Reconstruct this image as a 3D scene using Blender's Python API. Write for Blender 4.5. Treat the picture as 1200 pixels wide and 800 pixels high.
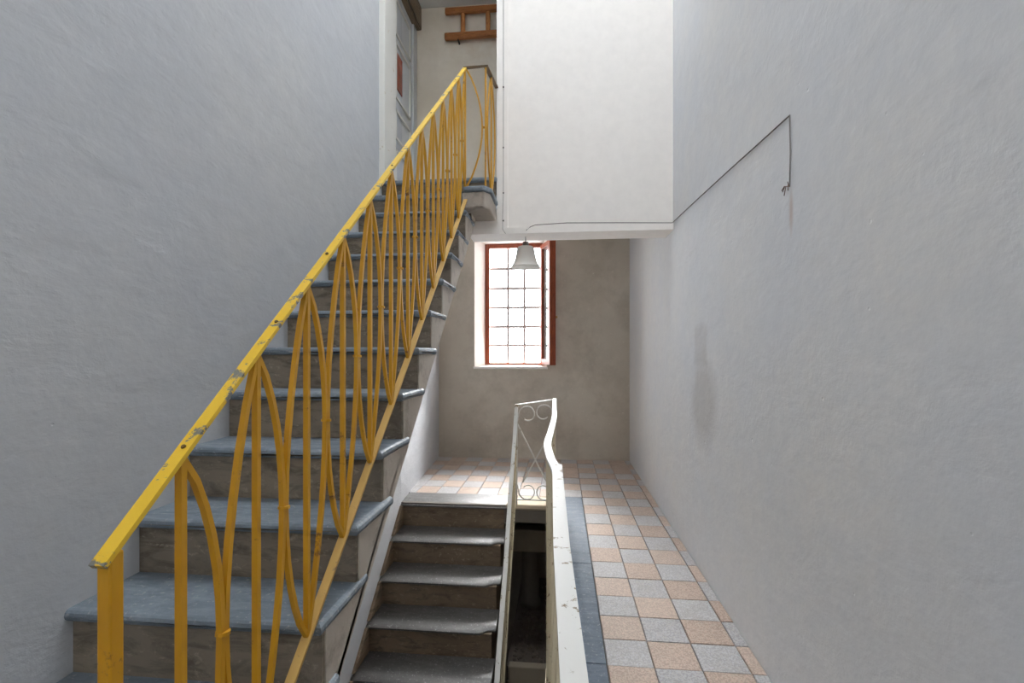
import bpy, bmesh, math, random
from mathutils import Vector, Matrix
random.seed(7)
for o in list(bpy.data.objects): bpy.data.objects.remove(o)
scene = bpy.context.scene
col = scene.collection

# ------------------------------------------------------------------ camera
F_PX = 567.0
YAW = math.atan(57.0 / F_PX)
cam_d = bpy.data.cameras.new('camera')
cam_d.sensor_width = 36.0
cam_d.lens = F_PX / 1200.0 * 36.0
cam_d.shift_y = 15.0 / 1200.0
cam_d.clip_start = 0.02
cam = bpy.data.objects.new('camera', cam_d)
cam.location = (0, 0, 1.34)
cam.rotation_euler = (math.pi / 2, 0, YAW)
col.objects.link(cam)
scene.camera = cam

# ------------------------------------------------------------------ daylight
world = bpy.data.worlds.new('overcast_sky')
scene.world = world
world.use_nodes = True
bg = world.node_tree.nodes['Background']
bg.inputs['Color'].default_value = (0.90, 0.955, 1.0, 1)
bg.inputs['Strength'].default_value = 13.0

sun_d = bpy.data.lights.new('sun_offscreen', 'SUN')
sun_d.energy = 44.0; sun_d.angle = math.radians(48); sun_d.color = (1.0, .99, .985)
sun = bpy.data.objects.new('sun_offscreen', sun_d); col.objects.link(sun)
sun.rotation_euler = Vector((-.10, -.80, -.60)).to_track_quat('-Z', 'Y').to_euler()

def portal(name, loc, rot, sx, sy):
    l = bpy.data.lights.new(name, 'AREA')
    l.shape = 'RECTANGLE'; l.size = sx; l.size_y = sy
    l.cycles.is_portal = True
    o = bpy.data.objects.new(name, l)
    o.location = loc; o.rotation_euler = rot
    col.objects.link(o)
SKY = (-0.80, 0.70, 1.5, 3.7)          # rooflight opening x0, x1, y0, y1
CEIL = 7.2
portal('rooflight_offscreen', ((SKY[0]+SKY[1])/2, (SKY[2]+SKY[3])/2, CEIL + 0.12), (0, 0, 0), SKY[1]-SKY[0], SKY[3]-SKY[2])
portal('far_window_daylight', (-0.62, 6.62, 2.0), (math.pi/2, 0, math.pi), 0.74, 1.60)

scene.view_settings.view_transform = 'Standard'
scene.view_settings.look = 'None'
scene.view_settings.gamma = 1.0
scene.view_settings.use_curve_mapping = False
scene.view_settings.exposure = 0.25
scene.cycles.max_bounces = 12
scene.cycles.diffuse_bounces = 8

# ------------------------------------------------------------------ node helpers
def lin(r, g, b):
    f = lambda c: (c/255/12.92) if c/255 <= .04045 else ((c/255+.055)/1.055)**2.4
    return (f(r), f(g), f(b), 1)

class NT:
    def __init__(s, name):
        s.m = bpy.data.materials.new(name); s.m.use_nodes = True
        s.t = s.m.node_tree; s.b = s.t.nodes['Principled BSDF']
        s.tc = s.t.nodes.new('ShaderNodeTexCoord')
        s.geo = s.t.nodes.new('ShaderNodeNewGeometry')
        s.pos = s.geo.outputs['Position']
    def n(s, typ, **k):
        x = s.t.nodes.new(typ)
        for a, v in k.items(): setattr(x, a, v)
        return x
    def put(s, inp, v):
        if hasattr(v, 'is_linked') or isinstance(v, bpy.types.NodeSocket): s.t.links.new(v, inp)
        else: inp.default_value = v
    def scale(s, v, sc):
        x = s.n('ShaderNodeVectorMath', operation='MULTIPLY'); s.put(x.inputs[0], v); x.inputs[1].default_value = sc
        return x.outputs[0]
    def noise(s, vec, sc, det=4, rough=.55, dist=0):
        x = s.n('ShaderNodeTexNoise'); s.put(x.inputs['Vector'], vec)
        x.inputs['Scale'].default_value = sc; x.inputs['Detail'].default_value = det
        x.inputs['Roughness'].default_value = rough; x.inputs['Distortion'].default_value = dist
        return x.outputs['Fac']
    def voro(s, vec, sc, out='Distance', feature='F1'):
        x = s.n('ShaderNodeTexVoronoi', feature=feature); s.put(x.inputs['Vector'], vec); x.inputs['Scale'].default_value = sc
        return x.outputs[out]
    def ramp(s, fac, a, b, ca=(0,0,0,1), cb=(1,1,1,1)):
        x = s.n('ShaderNodeValToRGB'); s.put(x.inputs[0], fac)
        e = x.color_ramp.elements
        e[0].position = a; e[1].position = b; e[0].color = ca; e[1].color = cb
        return x.outputs[0]
    def mix(s, fac, a, b, mode='MIX'):
        x = s.n('ShaderNodeMix', data_type='RGBA', blend_type=mode)
        s.put(x.inputs['Factor'], fac); s.put(x.inputs['A'], a); s.put(x.inputs['B'], b)
        return x.outputs['Result']
    def math(s, op, a, b=0.0, clamp=False):
        x = s.n('ShaderNodeMath', operation=op, use_clamp=clamp); s.put(x.inputs[0], a); s.put(x.inputs[1], b)
        return x.outputs[0]
    def bump(s, h, strength=.3, dist=.01, prev=None):
        x = s.n('ShaderNodeBump'); s.put(x.inputs['Height'], h)
        x.inputs['Strength'].default_value = strength; x.inputs['Distance'].default_value = dist
        if prev is not None: s.put(x.inputs['Normal'], prev)
        return x.outputs[0]
    def sep(s, v):
        x = s.n('ShaderNodeSeparateXYZ'); s.put(x.inputs[0], v); return x.outputs
    def done(s, colr, rough=.7, normal=None, metal=0.0, spec=.4):
        s.put(s.b.inputs['Base Color'], colr); s.put(s.b.inputs['Roughness'], rough)
        s.b.inputs['Metallic'].default_value = metal
        s.b.inputs['Specular IOR Level'].default_value = spec
        if normal is not None: s.put(s.b.inputs['Normal'], normal)
        return s.m

def plaster(name, c1, c2, bump=.35, pits=True, scratch=(1, 1, 1), extra=None):
    t = NT(name); p = t.pos
    big = t.noise(p, .9, 5, .6)
    c = t.mix(t.ramp(big, .35, .68), c1, c2)
    fine = t.noise(p, 14, 5, .65)
    c = t.mix(t.ramp(fine, .35, .75, (0,0,0,1), (.35,.35,.35,1)), c, tuple(x*.86 for x in c1[:3]) + (1,))
    if extra: c = extra(t, c)
    trowel = t.noise(t.scale(p, scratch), 3.2, 5, .55, .3)
    nb = t.bump(trowel, bump*.55, .02)
    nb = t.bump(t.noise(p, 45, 3, .6), bump*.5, .004, nb)
    if pits:
        v = t.voro(p, 7)
        pit = t.ramp(t.math('ADD', v, t.math('MULTIPLY', fine, .12)), .075, .10)
        nb = t.bump(pit, .35, .006, nb)
    return t.done(c, .78, nb, spec=.25)

def blob(t, cy, cz, ry, rz, soft=.45):
    """mask of a stain with its own outline on a wall parallel to Y"""
    x = t.sep(t.pos)
    wob = t.math('MULTIPLY', t.math('SUBTRACT', t.noise(t.pos, 4.5, 5, .6), .5), .55)
    a = t.math('DIVIDE', t.math('SUBTRACT', x[1], cy), ry); b = t.math('DIVIDE', t.math('SUBTRACT', x[2], cz), rz)
    d = t.math('ADD', t.math('SQRT', t.math('ADD', t.math('MULTIPLY', a, a), t.math('MULTIPLY', b, b))), wob)
    return t.ramp(d, 1-soft, 1.0, (1,1,1,1), (0,0,0,1))

def right_stains(t, c):
    x = t.sep(t.pos)
    # squarish damp patch with crisp sides
    wob = t.math('MULTIPLY', t.math('SUBTRACT', t.noise(t.pos, 9, 5, .6), .5), .5)
    a = t.math('ABSOLUTE', t.math('DIVIDE', t.math('SUBTRACT', x[1], 3.10), .15))
    b = t.math('ABSOLUTE', t.math('DIVIDE', t.math('SUBTRACT', x[2], 1.40), .14))
    d = t.math('ADD', t.math('MAXIMUM', a, b), wob)
    m = t.math('MULTIPLY', t.ramp(d, .70, 1.05, (1,1,1,1), (0,0,0,1)), .20)
    c = t.mix(m, c, lin(146, 138, 130))
    c = t.mix(t.math('MULTIPLY', blob(t, 3.05, 1.05, .32, .34, .5), .35), c, lin(158, 150, 142))
    # rust run under the old wire ends
    c = t.mix(t.math('MULTIPLY', blob(t, 1.915, 1.88, .02, .10, .8), .45), c, lin(176, 140, 118))
    return c
M = {}
M['wall_left'] = plaster('grey_plaster', lin(190, 193, 198), lin(200, 201, 202), .6, True, (1, 1.5, 3))
M['wall_right'] = plaster('pale_grey_plaster', lin(210, 212, 216), lin(221, 219, 216), .5, True, (1, 1.4, 2.2), right_stains)
M['wall_white'] = plaster('white_plaster', lin(247, 242, 236), lin(249, 244, 238), .12, False)
def scuffs(t, c):
    c = t.mix(t.ramp(t.noise(t.pos, 1.6, 6, .7), .46, .68, (0,0,0,1), (.55,.55,.55,1)), c, lin(158, 148, 134))
    return t.mix(t.ramp(t.noise(t.pos, 16, 5, .75), .66, .70, (0,0,0,1), (.6,.6,.6,1)), c, lin(226, 220, 210))
M['wall_far'] = plaster('dirty_beige_plaster', lin(206, 198, 185), lin(186, 176, 162), .5, extra=scuffs)
def bare_patches(t, c):
    return t.mix(t.ramp(t.noise(t.pos, 2.2, 5, .65), .52, .7, (0,0,0,1), (.5,.5,.5,1)), c, lin(206, 182, 150))
M['wall_hall'] = plaster('stained_cream_plaster', lin(226, 214, 194), lin(236, 228, 214), .3, extra=bare_patches)
M['ceiling'] = plaster('ceiling_plaster', lin(225, 223, 218), lin(232, 230, 226), .2, False)
M['floor'] = plaster('mortar', lin(120, 114, 106), lin(104, 98, 92), .4)
def grime(t, c):
    n1 = t.noise(t.scale(t.pos, (1.5, 1, 5)), 4, 6, .7, .8)
    c = t.mix(t.ramp(n1, .48, .66, (0,0,0,1), (.7,.7,.7,1)), c, lin(84, 74, 62))
    n2 = t.noise(t.scale(t.pos, (4, 1, 6)), 7, 5, .7, .5)
    return t.mix(t.ramp(n2, .58, .68, (0,0,0,1), (.6,.6,.6,1)), c, lin(176, 164, 146))
M['riser'] = plaster('grimy_riser_plaster', lin(150, 137, 120), lin(118, 108, 96), .6, extra=grime)
M['stair_body'] = plaster('stair_side_plaster', lin(204, 195, 184), lin(180, 170, 158), .7, extra=lambda t, c: t.mix(t.ramp(t.noise(t.pos, 6, 6, .7), .5, .68, (0,0,0,1), (.6,.6,.6,1)), c, lin(120, 110, 100)))
M['riser_low'] = plaster('brown_riser_plaster', lin(146, 128, 108), lin(112, 96, 80), .6, extra=grime)
M['rubble'] = plaster('rubble_dust', lin(156, 143, 133), lin(118, 106, 98), .8)
M['beam_edge'] = plaster('cream_edge_plaster', lin(214, 202, 180), lin(190, 174, 150), .6)

def slate(name, c1, c2, rough=(.32, .6), bump=.35):
    t = NT(name); p = t.pos
    n1 = t.noise(t.scale(p, (1.2, 5, 3)), 5, 6, .65, .8)
    c = t.mix(t.ramp(n1, .3, .7), c1, c2)
    c = t.mix(t.ramp(t.noise(p, 9, 5, .7), .5, .7, (0,0,0,1), (.5,.5,.5,1)), c, tuple(x*1.35 for x in c1[:3]) + (1,))
    sp = t.noise(p, 60, 4, .7)
    c = t.mix(t.ramp(sp, .58, .75), c, lin(176, 176, 174))
    r = t.ramp(n1, .3, .75, (rough[0],)*3 + (1,), (rough[1],)*3 + (1,))
    nb = t.bump(t.noise(p, 22, 5, .6), bump, .008)
    return t.done(c, r, nb, spec=.5)
M['slate'] = slate('blue_grey_slate', lin(128, 138, 147), lin(104, 114, 123), (.45, .68))
M['slate_low'] = slate('dark_worn_slate', lin(94, 92, 90), lin(64, 62, 60), (.42, .54), .18)
M['slate_low'].node_tree.nodes['Principled BSDF'].inputs['Specular IOR Level'].default_value = 1.0
M['slate_low'].node_tree.nodes['Principled BSDF'].inputs['Coat Weight'].default_value = .35
M['slate_low'].node_tree.nodes['Principled BSDF'].inputs['Coat Roughness'].default_value = .3
M['slate_kerb'] = slate('dark_slate_kerb', lin(106, 118, 132), lin(90, 102, 116), (.45, .7), .3)

def tile_mat(name, c1, c2, spk):
    t = NT(name)
    oi = t.n('ShaderNodeObjectInfo')
    rnd = oi.outputs['Random']
    c = t.mix(rnd, c1, c2)
    v = t.voro(t.pos, 170, 'Color')
    chip = t.sep(v)[0]
    c = t.mix(t.ramp(chip, .62, .72, (0,0,0,1), (.75,.75,.75,1)), c, spk)
    c = t.mix(t.ramp(chip, .20, .12, (0,0,0,1), (.35,.35,.35,1)), c, lin(110, 100, 92))
    dirt = t.noise(t.pos, 5, 5, .65)
    c = t.mix(t.ramp(dirt, .5, .8, (0,0,0,1), (.4,.4,.4,1)), c, lin(150, 138, 126))
    nb = t.bump(t.noise(t.pos, 120, 2), .15, .002)
    return t.done(c, t.ramp(dirt, .3, .7, (.34,)*3+(1,), (.55,)*3+(1,)), nb)
M['tile_grey'] = tile_mat('grey_terrazzo', lin(196, 196, 198), lin(180, 180, 184), lin(222, 222, 220))
M['tile_pink'] = tile_mat('salmon_terrazzo', lin(206, 184, 169), lin(192, 168, 152), lin(232, 212, 194))

def paint(name, c1, c2, under, peel=(.60, .66), sc=26, rough=.42):
    t = NT(name); p = t.pos
    c = t.mix(t.noise(p, 6, 4), c1, c2)
    n1 = t.noise(p, sc, 6, .7, .4)
    mk = t.ramp(n1, peel[0], peel[1])
    c = t.mix(mk, c, under)
    nb = t.bump(t.math('SUBTRACT', 1.0, mk), .4, .002)
    nb = t.bump(t.noise(p, 90, 3), .2, .001, nb)
    return t.done(c, rough, nb)
M['yellow_rail'] = paint('chipped_yellow_paint', lin(236, 196, 62), lin(228, 184, 40), lin(120, 118, 112), (.575, .61), 22)
M['yellow_bar'] = paint('ochre_yellow_paint', lin(218, 164, 36), lin(194, 136, 22), lin(124, 82, 36), (.62, .70), 14, .38)
M['tan_bar'] = paint('faded_tan_paint', lin(206, 168, 96), lin(188, 148, 78), lin(134, 112, 84), (.6, .68), 18, .5)
M['dark_iron'] = paint('brown_iron_and_shade', lin(110, 84, 40), lin(88, 66, 36), lin(70, 58, 48), (.6, .7), 30, .5)  # rivet iron; on the return rail the brown holds painted underside shade
M['white_rail'] = paint('chipped_white_paint', lin(218, 217, 213), lin(208, 206, 200), lin(140, 122, 96), (.60, .63), 20, .45)
M['cream_bar'] = paint('flaking_cream_paint', lin(216, 206, 180), lin(196, 182, 150), lin(140, 122, 96), (.58, .64), 20, .6)
M['jamb'] = paint('jamb_white_paint', lin(226, 224, 218), lin(216, 214, 208), lin(190, 176, 150), (.62, .68), 14, .5)
M['door_paint'] = paint('door_grey_white_paint', lin(206, 208, 210), lin(196, 198, 200), lin(160, 150, 136), (.66, .72), 12, .5)

def wood(name, c1, c2, axis=(1, 8, 8), rough=.5):
    t = NT(name)
    n1 = t.noise(t.scale(t.pos, axis), 7, 6, .6, 1.2)
    c = t.mix(t.ramp(n1, .35, .68), c1, c2)
    return t.done(c, rough, t.bump(n1, .25, .003))
M['ladder'] = wood('orange_ladder_wood', lin(180, 116, 62), lin(142, 86, 42), (1.5, 9, 9))
M['rung'] = wood('orange_rung_wood', lin(196, 134, 78), lin(164, 104, 56), (9, 9, 1.5))
M['window_wood'] = wood('red_brown_window_wood', lin(158, 78, 44), lin(124, 54, 30), (9, 9, 1.2), .4)
M['beam_wood'] = wood('dusty_beam_wood', lin(150, 132, 110), lin(112, 96, 78), (9, 1.2, 9), .8)

def plain(name, c, rough=.5, metal=0.0):
    t = NT(name)
    cc = t.mix(t.noise(t.pos, 30, 3), c, tuple(x*.82 for x in c[:3]) + (1,))
    return t.done(cc, rough, t.bump(t.noise(t.pos, 120, 2), .1, .001), metal)
M['cable_dark'] = plain('dark_cable', lin(96, 86, 80))
M['cable_grey'] = plain('grey_cable', lin(150, 146, 142))
M['copper'] = plain('bare_wire_ends', lin(120, 96, 84), .4, .5)
M['iron_grille'] = plain('painted_grille_iron', lin(120, 118, 116))
M['brass'] = plain('brass_knob', lin(196, 160, 90), .3, .8)
M['red_glass'] = plain('red_door_glass', lin(140, 54, 32), .2)
M['pipe'] = plain('grey_cement_pipe', lin(168, 160, 148), .7)
M['lamp_metal'] = plain('lamp_metal', lin(120, 116, 110), .4, .6)
M['black'] = plain('dark_screw', lin(60, 54, 50), .5, .3)

t = NT('frosted_shade_glass')
cshade = t.mix(t.noise(t.pos, 20), lin(248, 246, 242), lin(238, 236, 232))
M['shade'] = t.done(cshade, .4)
tl = t.n('ShaderNodeBsdfTranslucent'); t.put(tl.inputs[0], cshade); mx = t.n('ShaderNodeMixShader'); mx.inputs[0].default_value = .6
t.t.links.new(t.b.outputs[0], mx.inputs[1]); t.t.links.new(tl.outputs[0], mx.inputs[2])
t.t.links.new(mx.outputs[0], t.t.nodes['Material Output'].inputs['Surface'])
t = NT('window_glass')
tr = t.n('ShaderNodeBsdfTransparent'); gl = t.n('ShaderNodeBsdfGlossy'); mx = t.n('ShaderNodeMixShader')
gl.inputs['Roughness'].default_value = .03
lw = t.n('ShaderNodeLayerWeight'); lw.inputs[0].default_value = .35
t.t.links.new(t.math('ADD', t.math('MULTIPLY', lw.outputs['Fresnel'], .8), t.math('MULTIPLY', t.noise(t.pos, 8), .06)), mx.inputs[0])
t.t.links.new(tr.outputs[0], mx.inputs[1]); t.t.links.new(gl.outputs[0], mx.inputs[2])
t.t.links.new(mx.outputs[0], t.t.nodes['Material Output'].inputs['Surface'])
M['glass'] = t.m

# ------------------------------------------------------------------ geometry helpers
def link(name, me, mat, parent=None, smooth=False):
    me.materials.append(M[mat]) if mat and not me.materials else None
    o = bpy.data.objects.new(name, me); col.objects.link(o)
    if parent is not None: o.parent = parent
    if smooth:
        for p in me.polygons: p.use_smooth = True
    return o
def finish(bm, name):
    bmesh.ops.recalc_face_normals(bm, faces=bm.faces)
    me = bpy.data.meshes.new(name); bm.to_mesh(me); bm.free(); return me
def add_box(bm, x0, x1, y0, y1, z0, z1):
    v = [bm.verts.new((x, y, z)) for z in (z0, z1) for y in (y0, y1) for x in (x0, x1)]
    for f in ((0,1,3,2), (4,5,7,6), (0,1,5,4), (2,3,7,6), (0,2,6,4), (1,3,7,5)): bm.faces.new([v[i] for i in f])
    return v
def box(name, mat, x0, x1, y0, y1, z0, z1, parent=None, bev=0.0, seg=2):
    bm = bmesh.new(); add_box(bm, x0, x1, y0, y1, z0, z1)
    if bev: bmesh.ops.bevel(bm, geom=bm.edges[:], offset=bev, segments=seg, affect='EDGES', profile=.5)
    return link(name, finish(bm, name), mat, parent)
def boxes(name, mat, lst, parent=None):
    bm = bmesh.new()
    for b in lst: add_box(bm, *b)
    return link(name, finish(bm, name), mat, parent)
def prism(name, mat, pts, axis, a0, a1, parent=None, bev=0.0, seg=2):
    """extrude polygon; axis 'x' pts=(y,z); 'z' pts=(x,y); 'y' pts=(x,z)"""
    bm = bmesh.new()
    def co(p, a): return {'x': (a, p[0], p[1]), 'z': (p[0], p[1], a), 'y': (p[0], a, p[1])}[axis]
    A = [bm.verts.new(co(p, a0)) for p in pts]; B = [bm.verts.new(co(p, a1)) for p in pts]
    bm.faces.new(A); bm.faces.new(B[::-1])
    n = len(pts)
    for i in range(n): bm.faces.new((A[i], A[(i+1) % n], B[(i+1) % n], B[i]))
    if bev: bmesh.ops.bevel(bm, geom=bm.edges[:], offset=bev, segments=seg, affect='EDGES', profile=.5)
    return link(name, finish(bm, name), mat, parent)
def sweep_bm(bm, pts, w, h=None, up=None, n=None):
    """rectangular (w along side, h along up) or n-gon section along a polyline"""
    pts = [Vector(p) for p in pts]; h = h or w
    rings = []
    for i, p in enumerate(pts):
        d = (pts[min(i+1, len(pts)-1)] - pts[max(i-1, 0)]).normalized()
        ref = Vector(up) if up else (Vector((1, 0, 0)) if abs(d.x) < .8 else Vector((0, 0, 1)))
        s = d.cross(ref).normalized(); u = s.cross(d).normalized()
        k = 1.0
        if 0 < i < len(pts)-1:
            c = (p - pts[i-1]).normalized().dot((pts[i+1] - p).normalized()); k = 1/max(.6, math.sqrt((1+c)/2))
        if n: ring = [p + (s*math.cos(2*math.pi*j/n) + u*math.sin(2*math.pi*j/n))*w/2 for j in range(n)]
        else: ring = [p + s*a*w/2*k + u*b*h/2 for a, b in ((-1,-1),(1,-1),(1,1),(-1,1))]
        rings.append([bm.verts.new(q) for q in ring])
    m = len(rings[0])
    for a, b in zip(rings, rings[1:]):
        for j in range(m): bm.faces.new((a[j], a[(j+1) % m], b[(j+1) % m], b[j]))
    bm.faces.new(rings[0]); bm.faces.new(rings[-1][::-1])
def sweep(name, mat, pts, w, h=None, up=None, n=None, parent=None, smooth=False):
    bm = bmesh.new(); sweep_bm(bm, pts, w, h, up, n)
    return link(name, finish(bm, name), mat, parent, smooth)
def lathe(name, mat, prof, parent=None, n=28, loc=(0,0,0), smooth=True, closed=False):
    bm = bmesh.new(); rings = []
    for r, z in prof:
        rings.append([bm.verts.new((loc[0]+r*math.cos(2*math.pi*j/n), loc[1]+r*math.sin(2*math.pi*j/n), loc[2]+z)) for j in range(n)])
    for a, b in zip(rings, rings[1:]):
        for j in range(n): bm.faces.new((a[j], a[(j+1) % n], b[(j+1) % n], b[j]))
    if closed: bm.faces.new(rings[0]); bm.faces.new(rings[-1])
    return link(name, finish(bm, name), mat, parent, smooth)
def struct(o): o['kind'] = 'structure'; return o
def tag(o, label, cat, group=None):
    o['label'] = label; o['category'] = cat
    if group: o['group'] = group
    return o
def thing(name, label, cat, loc=(0,0,0), group=None):
    o = bpy.data.objects.new(name, None); col.objects.link(o); o.location = loc
    o.empty_display_size = .1
    return tag(o, label, cat, group)
def adopt(root):
    """children were built in world coordinates: keep them there"""
    for c in root.children:
        c.matrix_parent_inverse = Matrix.Translation(-Vector(root.location))

# ------------------------------------------------------------------ key dimensions (metres; corridor floor z = 0)
XR, XL, YB, YR = 0.862, -1.45, 6.20, -1.5
ZBOT = -3.3
Y0, Z0, RUN, RISE = 1.280, 0.588, 0.2285, 0.1963     # yellow flight, tread 0
tread_y = lambda n: Y0 + RUN*n
tread_z = lambda n: Z0 + RISE*n
NTOP = 11; ZT = tread_z(NTOP)                          # upper landing
LY, LRUN, LRISE = 4.28, .264, .2215                    # lower flight starts at landing edge

# ------------------------------------------------------------------ room shell
struct(prism('wall_left', 'wall_left', [(XL, YR), (XL, 4.3), (-1.585, YB+.02), (-1.585, YB+.42), (-1.85, YB+.42), (-1.85, YR)], 'z', ZBOT, CEIL))
struct(boxes('wall_right', 'wall_right', [(XR, XR+.28, YR, YB+.42, ZBOT, CEIL)]))
# rear wall behind the viewer
struct(boxes('wall_rear', 'wall_left', [(-1.85, XR+.28, YR-.25, YR, ZBOT, CEIL)]))
# far wall with a splayed window opening
def far_wall():
    bm = bmesh.new()
    yi, yf, yo = YB, YB+.15, YB+.40
    A = [(-1.113, 1.172), (-.175, 1.172), (-.175, 2.83), (-1.113, 2.83)]      # room side
    Bq = [(-1.0, 1.20), (-.235, 1.20), (-.235, 2.80), (-1.0, 2.80)]            # at the frame
    W = [(-1.70, ZBOT), (1.05, ZBOT), (1.05, CEIL), (-1.70, CEIL)]
    def ring(q, y): return [bm.verts.new((x, y, z)) for x, z in q]
    r = [ring(W, yi), ring(A, yi), ring(Bq, yf), ring(Bq, yo), ring(W, yo)]
    for a, b in zip(r, r[1:] + r[:1]):
        for j in range(4): bm.faces.new((a[j], a[(j+1) % 4], b[(j+1) % 4], b[j]))
    o = link('wall_far', finish(bm, 'wall_far'), 'wall_far'); struct(o)
    # whitewashed reveals
    o.data.materials.append(M['wall_white'])
    for p in o.data.polygons:
        c = p.center
        if yi+.01 < c.y < yo-.01 and -1.2 < c.x < -.1 and 1.1 < c.z < 2.9: p.material_index = 1
    return o
far_wall()
# upper wall over the landing: starts at the stair, thick, with a lower lintel piece
UY0, UY1, UZ, UX = 3.83, 4.09, 2.30, -.50
struct(boxes('wall_upper', 'wall_white', [(UX, XR, UY0, UY1, UZ, CEIL), (-.74, UX, UY0, UY1, UZ, 2.50), (-1.6, UX, UY0, UY1, 4.78, CEIL)]))
struct(boxes('trim_1', 'wall_white', [(-.74, XR, UY0-.018, UY0, UZ-.004, UZ+.045)]))
struct(boxes('trim_2', 'wall_white', [(UX-.006, UX+.082, UY0-.012, UY0, 2.345, CEIL)]))
# upper hall back wall
struct(boxes('wall_hall', 'wall_hall', [(-1.6, XR, 4.73, 4.90, 2.90, CEIL)]))
# ceiling with rooflight opening
struct(boxes('ceiling', 'ceiling', [
    (-1.85, SKY[0], YR-.25, YB+.42, CEIL, CEIL+.15), (SKY[1], XR+.28, YR-.25, YB+.42, CEIL, CEIL+.15),
    (SKY[0], SKY[1], YR-.25, SKY[2], CEIL, CEIL+.15), (SKY[0], SKY[1], SKY[3], YB+.42, CEIL, CEIL+.15)]))
struct(boxes('ceiling_landing', 'ceiling', [(-1.6, XR, 4.73, YB, 2.90, 3.0)]))
struct(boxes('ceiling_hall', 'ceiling', [(-1.6, XR, UY1, 4.73, 4.80, 4.9)]))
# floor slabs (mortar bed) : corridor, far landing, standing area
fl = struct(boxes('floor', 'floor', [
    (.03, XR, YR, LY+.02, -.16, -.012), (XL-.02, .03, YR, .42, -.16, -.012), (XL-.17, XR, LY+.02, YB, -.16, -.012)]))
struct(boxes('floor_hall', 'slate', [(-1.6, XR, 3.86, 4.73, 2.62, ZT-.004)]))

# ------------------------------------------------------------------ floor tiles, one by one
joints = [2.118, 2.316, 2.52, 2.728, 2.949, 3.17, 3.397, 3.636, 3.875, 4.115, 4.35, 4.58, 4.815, 5.05, 5.285, 5.52, 5.755, 5.985, 6.20]
k = 2.118
while k > -1.3: k -= .2; joints.insert(0, k)
i0 = joints.index(2.118)
cols = [-1.6, -1.4, -1.2, -1.0, -.8, -.6, -.4, -.2, 0.0, .2, .4, .6, .8, XR]
def tile_mesh(w, mat):
    bm = bmesh.new(); add_box(bm, -w/2, w/2, -.5, .5, -.02, 0)
    es = [e for e in bm.edges if all(v.co.z > -.001 for v in e.verts)]
    bmesh.ops.bevel(bm, geom=es, offset=.0025, segments=1, affect='EDGES')
    me = finish(bm, 'tile'); me.materials.append(M[mat]); return me
tm = {}
for r in range(len(joints)-1):
    ya, yb = joints[r], joints[r+1]
    for c in range(len(cols)-1):
        xa, xb = cols[c], cols[c+1]
        if xa < .19 and ya < 4.57: continue
        xw = -1.45 - .0711*(yb-4.3)
        if xb < xw + .03: continue
        xa = max(xa, xw-.01)
        par = ((r - i0) + (c - 9)) % 2
        if random.random() < .05 and ya > 4.3: par = 1 - par
        mat = 'tile_pink' if par else 'tile_grey'
        w = round(xb - xa - .004, 3)
        key = (w, mat)
        if key not in tm: tm[key] = tile_mesh(w, mat)
        o = bpy.data.objects.new('tile', tm[key]); col.objects.link(o); o.parent = fl
        o.location = ((xa+xb)/2, (ya+yb)/2, random.uniform(-.0015, .0015))
        o.scale = (1, yb-ya-.005, 1)
        o.rotation_euler = (random.uniform(-.004, .004), random.uniform(-.004, .004), random.uniform(-.004, .004))
# slate kerb slabs beside the stair opening and at the head of the lower flight
for a, b in ((.42, 1.15), (1.155, 2.12), (2.125, 3.13), (3.135, 4.575)):
    box('kerb_slab', 'slate_kerb', .018, .197, a, b, -.05, .002, fl, .004)
box('kerb_slab', 'beam_edge', -.49, .015, 4.29, 4.572, -.045, .003, fl, .012)
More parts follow.
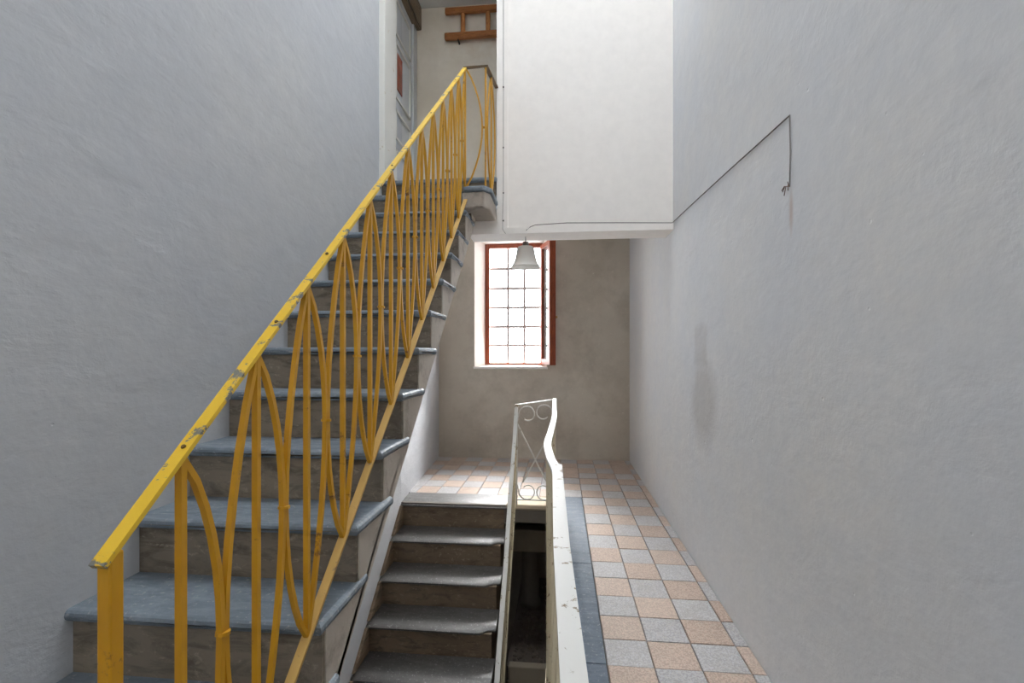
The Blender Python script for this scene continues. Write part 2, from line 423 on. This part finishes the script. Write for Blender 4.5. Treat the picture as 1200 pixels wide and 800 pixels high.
# ------------------------------------------------------------------ yellow flight
st = thing('staircase', 'upper staircase of grey slate treads with grimy plaster risers along the left wall', 'staircase', (-1.05, .6, 0))
XO = -.655            # tread end
XS = -.668            # plaster side
prof = []
N0 = -2
for n in range(N0, NTOP+1):
    prof.append((tread_y(n)+.045, max(tread_z(n-1)-.02, -.01)))
    prof.append((tread_y(n)+.045, tread_z(n)-.03))
prof.append((tread_y(NTOP)+.07, tread_z(NTOP)-.03))
so = lambda y: Z0 - .055 + RISE/RUN*(y-(Y0+.33))
prof.append((tread_y(NTOP)+.07, so(tread_y(NTOP)+.07)))
yz = Y0+.33 - (Z0-.055+.15)*RUN/RISE
prof.append((yz, -.15)); prof.append((tread_y(N0)+.045, -.15))
prism('stair_body', 'stair_body', prof, 'x', XL, XS, st)
rng = random.Random(3)
for n in range(N0, NTOP+1):
    y, z = tread_y(n), tread_z(n)
    xl = XL
    dep = .33 if n < NTOP else .16
    j = rng.uniform(-.004, .004)
    if n < NTOP-1 :
        bm = bmesh.new(); add_box(bm, xl, XO+rng.uniform(-.006, .006), y+j, y+dep, z-.036, z)
        es = [e for e in bm.edges if (all(v.co.y < y+.02 for v in e.verts) or all(v.co.x > XO-.02 for v in e.verts)) and abs(e.verts[0].co.z-e.verts[1].co.z) < .01]
        bmesh.ops.bevel(bm, geom=es, offset=.0165, segments=3, affect='EDGES', profile=.5)
        link('tread', finish(bm, 'tread'), 'slate', st)
    elif n == NTOP-1:
        # this one reaches past the railing as a corner block up to the upper wall
        pts = [(xl, y), (-.700, y), (-.700, 3.435), (-.545, 3.425), (-.495, 3.50), (-.495, UY0-.012), (xl, UY0-.012)]
        prism('tread', 'slate', pts, 'z', z-.036, z+.002, st, .012)
        prism('corner_block', 'stair_body', [(-.712, 3.46), (-.552, 3.45), (-.512, 3.52), (-.512, UY0-.012), (-.712, UY0-.012)], 'z', z-.15, z-.034, st, .01)
    else:
        prism('tread', 'slate', [(xl, y), (-.502, y), (-.502, UY0+.05), (xl, UY0+.05)], 'z', z-.036, z, st, .012)
    box('riser', 'riser', XL, XS-.004 if n < NTOP else -.515, y+.028, y+.048, max(z-RISE, 0), z-.03, st)
# rough plaster knobs where nosings enter the wall
for n in range(3, NTOP):
    y, z = tread_y(n), tread_z(n)
    bm = bmesh.new(); bmesh.ops.create_icosphere(bm, subdivisions=2, radius=1)
    for v in bm.verts:
        v.co *= 1 + rng.uniform(-.18, .18); v.co = Vector((XL + .012 + v.co.x*.012, y-.004 + v.co.y*.022, z-.014 + v.co.z*rng.uniform(.020, .026)))
    link('plaster_patch', finish(bm, 'plaster_patch'), 'stair_body', st)
adopt(st)

# ------------------------------------------------------------------ lens-pattern railing parts
def lens(root, mat, A, B, bow, ties=None, w=.014, sides=(-1, 1), straight=True, name='baluster'):
    """straight bar A->B and two bowed bars; bow = vector of the half width at mid height"""
    A, B, bow = Vector(A), Vector(B), Vector(bow)
    up = None
    perp = bow.cross(A-B).normalized()
    out = []
    if straight: out.append(sweep(name, mat, [A, B], w, w, perp, None, root))
    for s in sides:
        pts = []
        for i in range(13):
            t = i/12; k = math.sin(math.pi*t)**.82 if 0 < t < 1 else 0
            pts.append(A.lerp(B, t) + bow*s*k)
        out.append(sweep(name, mat, pts, w*.92, w*.92, perp, None, root))
    return out
def collar(parent, mat, p, ax, r=.017):
    bm = bmesh.new(); bmesh.ops.create_cone(bm, cap_ends=True, segments=10, radius1=r, radius2=r, depth=.007)
    d = Vector(ax).normalized(); q = Vector((0, 0, 1)).rotation_difference(d)
    for v in bm.verts: v.co = q @ v.co + Vector(p)
    return link('collar', finish(bm, 'collar'), mat, parent)

RX = -.686
SL = RISE/RUN
rail_z = lambda y: 1.042 + .8555*(y-.677)
bot_z = lambda y: .614 + .8555*(y-1.30)
yr = thing('stair_railing', 'yellow painted wrought iron stair railing of bowed bars beside the upper staircase', 'railing', (RX, .68, 0))
nrm = Vector((0, -.65, .76))
sweep('handrail', 'yellow_rail', [(RX, .655, rail_z(.655)), (RX, 1.2, rail_z(1.2)), (RX-.002, 1.35, rail_z(1.35)-.003), (RX, 1.6, rail_z(1.6)), (RX, 2.5, rail_z(2.5)), (RX, 3.445, rail_z(3.445))], .025, .009, (0, -.65, .76), None, yr)
sweep('handrail', 'dark_iron', [(RX-.01, 3.442, 3.406), (-.535, 3.442, 3.410), (-.506, 3.825, 3.462)], .026, .010, (0, 0, 1), None, yr)  # top return: shade of the rail's underside put into the brown colour
sweep('bottom_rail', 'tan_bar', [(RX, .66, bot_z(.66)), (RX, 3.46, bot_z(3.46))], .026, .009, (0, -.65, .76), None, yr)
box('newel_post', 'yellow_bar', RX-.0115, RX+.0115, .664, .688, 0.0, rail_z(.677)-.004, yr, .003)
AY = [.814 + i*(3.439-.814)/12 for i in range(13)]
hb = (AY[1]-AY[0])/2
prev = None
for i, y in enumerate(AY):
    A = (RX, y, rail_z(y)-.008); B = (RX, y, bot_z(y)+.004)
    if i == 12: B = (RX, y, tread_z(10))
    sides = (-1, 1) if 0 < i < 12 else ((1,) if i == 0 else (-1,))
    bw = hb - .005
    out = lens(yr, 'yellow_bar', A, B, (0, bw, bw*.8555), w=.0135, sides=sides)
    if i:
        ym = y - hb
        c = Vector((RX, ym, (rail_z(ym)+bot_z(ym))/2))
        o = collar(out[1], 'yellow_bar', c, (0, .10, 1), .0145)
# return at the top
zt = tread_z(10)
lens(yr, 'yellow_bar', (RX+.006, 3.442, 3.40), (RX+.006, 3.46, zt), (.118, 0, 0), sides=(1,), straight=False, w=.012)
sweep('baluster', 'yellow_bar', [(-.536, 3.444, 3.40), (-.540, 3.46, zt)], .012, None, None, None, yr)
b = lens(yr, 'yellow_bar', (-.521, 3.62, 3.43), (-.521, 3.62, zt), (.008, .145, 0), w=.012)
collar(b[1], 'yellow_bar', (-.555, 3.46, 2.98), (0, 0, 1), .014)
for y in (.80, 1.09, 1.345, 1.9, 2.5, 3.1):
    bm = bmesh.new(); bmesh.ops.create_cone(bm, cap_ends=True, segments=8, radius1=.005, radius2=.004, depth=.004)
    for v in bm.verts: v.co = Vector((RX, y+.02, rail_z(y+.02)+.007)) + Vector((v.co.x, v.co.y*.76 - v.co.z*.65, v.co.z*.76 + v.co.y*.65))
    link('rivet', finish(bm, 'rivet'), 'dark_iron', yr)
adopt(yr)

# ------------------------------------------------------------------ lower flight
def worn_tread(name, y, z, dep, parent, thick=.034, x0=None, x1=None, cut=True):
    x0 = XL if x0 is None else x0; x1 = XE if x1 is None else x1
    # (distance behind the front edge, height): hollowed, front worn down and rounded
    top = [(dep, 0), (dep*.75, -.001), (.15, -.003), (.12, -.0050), (.09, -.0095), (.06, -.0155), (.035, -.0212), (.018, -.0256), (.006, -.030), (0, -.034)]
    bot = [(.002, -.034-thick*.35), (.010, -.034-thick*.5), (dep, -.034-thick*.5)]
    prof = top + bot
    st_ = [(x0, 0), ((x0+x1)/2, 0), (x1-.115, 0), (x1-.055, .045), (x1, .050)] if cut else [(x0, 0), ((x0+x1)/2, 0), (x1, 0)]
    bm = bmesh.new(); rows = []
    for x, off in st_:
        rows.append([bm.verts.new((x, y + max(d, off + d*.35 if d < off*1.4 else d), z + h)) for d, h in prof])
    m = len(prof)
    for a, b in zip(rows, rows[1:]):
        for q in range(m): bm.faces.new((a[q], a[(q+1) % m], b[(q+1) % m], b[q]))
    bm.faces.new(rows[0]); bm.faces.new(rows[-1][::-1])
    me = finish(bm, name)
    for p in me.polygons: p.use_smooth = True
    me.set_sharp_from_angle(angle=math.radians(55))
    return link(name, me, 'slate_low', parent)
sl = thing('staircase', 'lower staircase of dark worn slate treads descending from the tiled landing', 'staircase', (-.95, LY, -2.4))
XE = -.475
NL = 10
prof = []
ly = lambda n: LY - LRUN*n
lz = lambda n: -LRISE*n
for n in range(0, NL+1):
    prof.append((ly(n)+.03, lz(n)-.046 if n else -.16))
    prof.append((ly(n)+.03, lz(n+1)-.02))
prof.append((ly(NL)+.03, lz(NL)-.42)); prof.append((LY+.03, -.46))
prism('stair_body', 'riser_low', prof, 'x', XL, XE-.03, sl)
worn_tread('tread', LY, .003, .292, sl, .03, cut=False)
for n in range(0, NL+1):
    y, z = ly(n), lz(n)
    box('riser', 'riser_low', XL, XE-.028, y+.018, y+.034, z-LRISE+.001, z-.045, sl)
    if n:
        worn_tread('tread', y, z, LRUN+.022, sl)
        # brown skirting wedge on the wall
        prism('skirting', 'riser_low', [(y+.02, z), (y+LRUN+.02, z), (y+LRUN+.02, z+LRISE-.035), (y+LRUN-.02, z+LRISE-.035)], 'x', XL, XL+.022, sl)
adopt(sl)

# ------------------------------------------------------------------ white railing round the stair opening
wr = thing('landing_railing', 'white flaking iron railing around the stair opening with a scrolled end panel', 'railing', (-.2, 4.3, 0))
PY = 4.30; PL, PR = -.392, -.052
lrail_x = lambda y: PL + (PY-y)*.022
lrail_z = lambda y: .885 - (PY-y)*(LRISE/LRUN)*1.03
ys = [PY, 4.0, 3.6, 3.2, 2.8, 2.4, 2.0, 1.7]
sweep('handrail', 'white_rail', [(lrail_x(y)+(.004 if i % 2 else 0), y, lrail_z(y)) for i, y in enumerate(ys)], .030, .012, (0, -.64, .77), None, wr)
bx = lambda y: -.405 + (PY-y)*.018
sweep('bottom_rail', 'cream_bar', [(bx(y), y, lrail_z(y)-.80) for y in ys], .024, .010, (0, -.64, .77), None, wr)
for i in range(10):
    y = 4.16 - i*.245
    hbw = .115
    lens(wr, 'cream_bar', (lrail_x(y), y, lrail_z(y)-.006), (bx(y), y, lrail_z(y)-.80), (0, hbw, hbw*.84), w=.013)
# guard along the corridor: bent flat bar
def crv(p, k=6):
    out = []
    for i in range(len(p)-1):
        a, b, c, d = p[max(i-1, 0)], p[i], p[i+1], p[min(i+2, len(p)-1)]
        for j in range(k):
            t = j/k
            f = lambda q: .5*(2*b[q] + (c[q]-a[q])*t + (2*a[q]-5*b[q]+4*c[q]-d[q])*t*t + (3*b[q]-a[q]-3*c[q]+d[q])*t**3)
            out.append((f(0), b[1] + (c[1]-b[1])*t))
    return out + [p[-1]]
gz = lambda y: .945 - .010*(PY-y)/3
gpts = crv([(-.052, PY), (-.046, 3.6), (-.040, 3.05), (-.052, 2.45), (-.058, 2.15), (-.038, 1.87), (-.012, 1.65)])
sweep('handrail', 'white_rail', [(x, y, gz(y)) for x, y in gpts], .032, .012, (0, 0, 1), None, wr)
gp2 = [(-.012, 1.72), (-.008, 1.5), (.002, 1.0), (.016, .60), (.02, .44)]
sweep('handrail', 'white_rail', [(x, y, gz(y)+.009) for x, y in gp2], .034, .012, (0, 0, 1), None, wr)
gall = gpts + gp2[1:]
def gx(y):
    for (x0, y0), (x1, y1) in zip(gall, gall[1:]):
        if y1 <= y <= y0: return x1 + (x0-x1)*(y-y1)/(y0-y1)
    return gall[-1][0]
sweep('bottom_rail', 'cream_bar', [(-.050, y, .035) for y in (4.28, 3.4, 2.5, 1.6)] + [(-.025, .5, .035)], .022, .010, (0, 0, 1), None, wr)
for i in range(15):
    y = 4.14 - i*.25
    xb = -.050 if y > 1.6 else -.050 + (1.6-y)*.02
    lens(wr, 'cream_bar', (gx(y), y, gz(y)-.006), (xb, y, .035), (0, .118, 0), w=.013)
box('newel_post', 'white_rail', .004, .032, .43, .458, 0, .95, wr, .003)
for y in (4.24, 2.7, 1.35):
    box('foot', 'cream_bar', -.060, -.038, y-.011, y+.011, -.02, .04, wr)
    sweep('foot', 'cream_bar', [(-.05, y, .012), (.03, y, .012)], .016, .012, (0, 0, 1), None, wr)
# end panel: posts, top bar, X and scrolls
box('panel_post', 'white_rail', PL-.009, PL+.009, PY-.006, PY+.012, -.02, .885, wr, .002)
box('panel_post', 'white_rail', PR-.010, PR+.010, PY-.006, PY+.012, -.02, .945, wr, .002)
sweep('top_bar', 'white_rail', [(PL-.01, PY, .888), (PR+.01, PY, .940)], .022, .010, (0, 0, 1), None, wr)
sweep('bottom_bar', 'white_rail', [(PL, PY, .045), (PR, PY, .045)], .014, .010, (0, 0, 1), None, wr)
sweep('cross_bar', 'white_rail', [(PL+.008, PY-.004, .72), (-.13, PY-.004, .22)], .011, None, None, None, wr)
sweep('cross_bar', 'white_rail', [(PR-.008, PY+.005, .70), (-.335, PY+.005, .20)], .011, None, None, None, wr)
def curl(side, v, zt_, zc):
    """S-scroll: leaves the post, arches to the middle and curls under"""
    mid = (PL+PR)/2
    p0 = Vector((PL+.008 if side < 0 else PR-.008, PY, zc - v*.055))
    cx = mid + side*.076
    R = .076
    pts = [p0]
    start = math.pi if side < 0 else 0
    for i in range(25):
        a = start - (-side)*0 + (-1 if side < 0 else 1)*(math.pi*1.75*i/24)
        r = R*(1 - .45*max(0, i-9)/15)
        pts.append(Vector((cx + r*math.cos(a), PY, zc + v*r*math.sin(a))))
    return sweep('scroll', 'white_rail', pts, .0095, None, (0, 1, 0), None, wr)
curl(-1, 1, 0, .80); curl(1, 1, 0, .815)
curl(-1, -1, 0, .125); curl(1, -1, 0, .125)
adopt(wr)

# ------------------------------------------------------------------ inside the stair opening, below the landing
struct(boxes('floor_lower', 'rubble', [(XE-.02, XR, 4.42, YB, -1.65, -1.52)]))
struct(box('trim_3', 'beam_edge', XE+.0, XR, 4.36, 4.44, -1.70, -1.485, None, .012))
struct(box('trim_4', 'beam_edge', XL-.1, XR, 5.16, 5.34, -.78, -.54, None, .02))
struct(boxes('wall_lower', 'rubble', [(.10, .22, .42, YB, ZBOT, -.15)]))
struct(boxes('floor_bottom', 'rubble', [(-1.6, XR, YR, YB, ZBOT-.1, ZBOT)]))
tag(lathe('drain_pipe', 'pipe', [(.001, -1.52), (.115, -1.52), (.118, -1.46), (.100, -1.44), (.098, -.80), (.098, -.76), (.001, -.76)], None, 24, (-.345, 5.55, 0)),
    'thick grey cement pipe rising under the landing in the stair opening', 'pipe')
bm = bmesh.new()
rr = random.Random(11)
for i in range(420):
    x, y = rr.uniform(XE+.02, .08), rr.uniform(4.46, 6.1)
    s = rr.uniform(.008, .028) * (1.6 if rr.random() < .08 else 1)
    if math.hypot(x+.345, y-5.55) < .16: continue
    m = Matrix.Translation((x, y, -1.52+s*.3)) @ Matrix.Rotation(rr.uniform(0, 6), 4, 'Z') @ Matrix.Rotation(rr.uniform(0, 6), 4, 'X') @ Matrix.Diagonal((s, s*rr.uniform(.5, 1), s*rr.uniform(.4, .8), 1))
    bmesh.ops.create_icosphere(bm, subdivisions=1, radius=1, matrix=m)
rb = link('rubble', finish(bm, 'rubble'), 'rubble'); rb['kind'] = 'stuff'
tag(rb, 'small grey brown rubble strewn at the bottom of the stair opening', 'rubble')

# ------------------------------------------------------------------ window in the far wall
wn = bpy.data.objects.new('window_1', None); col.objects.link(wn); struct(wn)
wn.location = (-.62, YB+.2, 1.2)
FX0, FX1, FZ0, FZ1, FY = -1.0, -.235, 1.20, 2.80, YB+.155
fw = .058
box('frame_jamb', 'window_wood', FX0, FX0+fw, FY, FY+.07, FZ0, FZ1, wn, .004)
box('frame_jamb', 'window_wood', FX1-fw*.55, FX1, FY, FY+.07, FZ0, FZ1, wn, .004)
box('frame_head', 'window_wood', FX0+fw, FX1-fw*.55, FY, FY+.07, FZ1-fw, FZ1, wn, .004)
box('frame_sill', 'window_wood', FX0+fw, FX1-fw*.55, FY, FY+.07, FZ0, FZ0+.03, wn, .004)
box('sill', 'wall_white', -1.125, -.165, YB-.02, FY, 1.150, 1.182, wn, .004)
for x in (-.712, -.487):
    sweep('grille_bar', 'iron_grille', [(x, YB+.34, 1.20), (x, YB+.34, 2.80)], .038, None, None, 6, wn)
for z in (2.50, 2.232, 1.972, 1.712, 1.46):
    sweep('grille_bar', 'iron_grille', [(-1.0, YB+.332, z), (-.235, YB+.332, z)], .038, None, None, 6, wn)
# opened sash
sa = bpy.data.objects.new('sash', None); col.objects.link(sa); sa.parent = wn
hx, hy, ex, ey = -.250, FY-.004, -.092, 5.955
L = math.hypot(ex-hx, ey-hy); ang = math.atan2(ey-hy, ex-hx)
sa.matrix_world = Matrix.Translation((hx, hy, 0)) @ Matrix.Rotation(ang, 4, 'Z')
sa.matrix_parent_inverse = Matrix.Identity(4); sa.location = Vector((hx, hy, 0)) - wn.location; sa.rotation_euler = (0, 0, ang)
S0, S1 = 1.205, 2.765
sw = .062
box('stile', 'window_wood', 0, sw, -.024, .024, S0, S1, sa, .004)
box('stile', 'window_wood', L-sw-.012, L, -.046, .036, S0, S1, sa, .004)
box('rail', 'window_wood', sw, L-sw, -.022, .022, S1-sw, S1, sa, .004)
box('rail', 'window_wood', sw, L-sw, -.022, .022, S0, S0+.075, sa, .004)
box('pane', 'glass', sw-.005, L-sw+.005, -.003, .003, S0+.07, S1-sw+.005, sa)
bm = bmesh.new(); bmesh.ops.create_icosphere(bm, subdivisions=2, radius=.016, matrix=Matrix.Translation((L-.03, .055, 1.80)))
add_box(bm, L-.035, L-.025, .02, .05, 1.795, 1.805); add_box(bm, L-.042, L-.018, .022, .028, 1.75, 1.85)
link('handle', finish(bm, 'handle'), 'brass', sa)
for c in list(wn.children):
    if c is not sa: c.matrix_parent_inverse = Matrix.Translation(-wn.location)

# rooflight: frame in its opening
def light_window(name, axis, rect, pos, nx, ny):
    w = bpy.data.objects.new(name, None); col.objects.link(w); struct(w)
    a0, a1, b0, b1 = rect; t_ = .03
    def bar(p0, p1, q0, q1):
        if axis == 'x': box('frame_bar', 'jamb', pos-.02, pos+.02, p0, p1, q0, q1, w)
        if axis == 'y': box('frame_bar', 'jamb', p0, p1, pos-.02, pos+.02, q0, q1, w)
        if axis == 'z': box('frame_bar', 'jamb', p0, p1, q0, q1, pos-.02, pos+.02, w)
    for i in range(nx+1):
        c = a0 + (a1-a0)*i/nx; c = min(max(c, a0+t_/2), a1-t_/2); bar(c-t_/2, c+t_/2, b0, b1)
    for i in range(ny+1):
        c = b0 + (b1-b0)*i/ny; c = min(max(c, b0+t_/2), b1-t_/2); bar(a0, a1, c-t_/2, c+t_/2)
light_window('window_2', 'z', SKY, CEIL+.05, 3, 3)

# ------------------------------------------------------------------ door of the upper hall, in the left wall
dr = bpy.data.objects.new('door_1', None); col.objects.link(dr); struct(dr)
dz = ZT
wx = lambda y: -1.45 - .0711*max(0, y-4.3)
box('door_jamb', 'jamb', -1.47, -1.402, 3.76, 4.03, dz, 4.58, dr, .006)
box('door_jamb', 'door_paint', -1.52, -1.432, 4.625, 4.73, dz, 4.58, dr, .004)
lf = box('door_leaf', 'door_paint', -1.53, -1.452, 4.03, 4.625, dz+.01, 4.58, dr, .003)
for z0, z1 in ((dz+.12, 3.15), (3.24, 3.50), (3.60, 4.10), (4.16, 4.48)):
    for (ya, yb, za, zb) in ((4.13, 4.55, z0, z0+.02), (4.13, 4.55, z1-.02, z1), (4.13, 4.15, z0, z1), (4.53, 4.55, z0, z1)):
        box('panel_moulding', 'jamb', -1.455, -1.438, ya, yb, za, zb, dr)
box('pane', 'red_glass', -1.456, -1.444, 4.15, 4.315, 3.70, 4.02, dr)
tag(box('lintel_beam', 'beam_wood', -1.56, -1.385, 4.08, 4.735, 4.58, 4.82, None, .012), 'dusty wooden lintel beam over the upper hall door', 'beam')

# ------------------------------------------------------------------ ladder on the hall wall
ld = thing('ladder', 'orange brown wooden ladder hung sideways on the upper hall wall', 'ladder', (-.4, 4.68, 4.45))
box('side_rail', 'ladder', -1.13, .35, 4.645, 4.69, 4.675, 4.735, ld, .012)
box('side_rail', 'ladder', -1.135, .35, 4.645, 4.69, 4.425, 4.49, ld, .012)
for x in (-.952, -.705, -.455, -.205, .045):
    box('rung', 'rung', x-.022, x+.022, 4.655, 4.685, 4.45, 4.71, ld, .008)
for x in (-1.0, -.2):
    box('wall_hook', 'black', x-.006, x+.006, 4.66, 4.735, 4.412, 4.428, ld)
adopt(ld)

# ------------------------------------------------------------------ pendant lamp under the upper wall
lp = thing('pendant_lamp', 'frosted white glass bell shade hanging from a hook under the upper wall', 'lamp', (-.285, 3.95, 2.05))
c = (-.285, 3.95, 0)
sweep('hook', 'lamp_metal', [(-.285, 3.95, 2.31), (-.285, 3.95, 2.25)], .008, None, None, 8, lp)
lathe('lamp_holder', 'lamp_metal', [(.001, 2.262), (.022, 2.258), (.026, 2.235), (.030, 2.214), (.001, 2.212)], lp, 20, c)
lathe('shade', 'shade', [(.022, 2.222), (.060, 2.218), (.070, 2.205), (.076, 2.17), (.084, 2.13), (.096, 2.09), (.113, 2.062), (.121, 2.054), (.119, 2.050),
                          (.111, 2.057), (.093, 2.086), (.080, 2.13), (.072, 2.17), (.066, 2.20), (.056, 2.212), (.022, 2.216)], lp, 40, c)
lathe('bulb', 'shade', [(.001, 2.10), (.02, 2.105), (.03, 2.13), (.026, 2.155), (.014, 2.18), (.013, 2.213)], lp, 18, c)
adopt(lp)

# ------------------------------------------------------------------ cables
fy = UY0-.020
cb = [(-.285, 3.86, 2.318), (-.27, fy, 2.318), (-.235, fy-.003, 2.345), (-.20, UY0-.006, 2.362), (.05, UY0-.006, 2.372), (.45, UY0-.006, 2.362), (.852, UY0-.008, 2.350)]
n1 = [(.856, 3.82, 2.352), (.856, 3.2, 2.318), (.857, 2.6, 2.283), (.857, 2.2, 2.256), (.857, 1.915, 2.238)]
cd = thing('electric_cable', 'thin brown cable running above the lintel and up across the right wall', 'cable', (0, 3.8, 2.33))
sweep('cable', 'cable_dark', cb + n1, .006, None, None, 6, cd)
sweep('cable', 'cable_grey', [n1[-1], (.858, 1.912, 2.10), (.858, 1.918, 1.97)], .005, None, None, 6, cd)
for i, (dy, dz_, w_) in enumerate(((.03, -.012, .02), (-.014, .012, -.01), (.016, -.03, .0), (-.016, -.02, .0), (.036, -.004, .0))):
    sweep('wire_end', 'copper', [(.857, 1.917, 1.972), (.848, 1.917+dy*.6, 1.972+dz_*.2+.008), (.845, 1.917+dy, 1.972+dz_)], .0035, None, None, 5, cd)
adopt(cd)
cw = thing('conduit_wire', 'thin pale wire clipped down the white edge trim of the upper wall', 'cable', (-.455, 3.81, 2.3))
xw = -.452
sweep('wire', 'cable_grey', [(xw, UY0-.015, 4.9), (xw, UY0-.015, 2.62), (xw-.006, UY0-.015, 2.45), (xw-.005, UY0-.022, 2.33), (xw+.018, UY0-.025, 2.295)], .004, None, None, 5, cw)
for z in (3.46, 2.98, 2.62, 2.40):
    box('clip', 'black', xw-.005, xw+.005, UY0-.020, UY0-.010, z-.005, z+.005, cw)
adopt(cw)
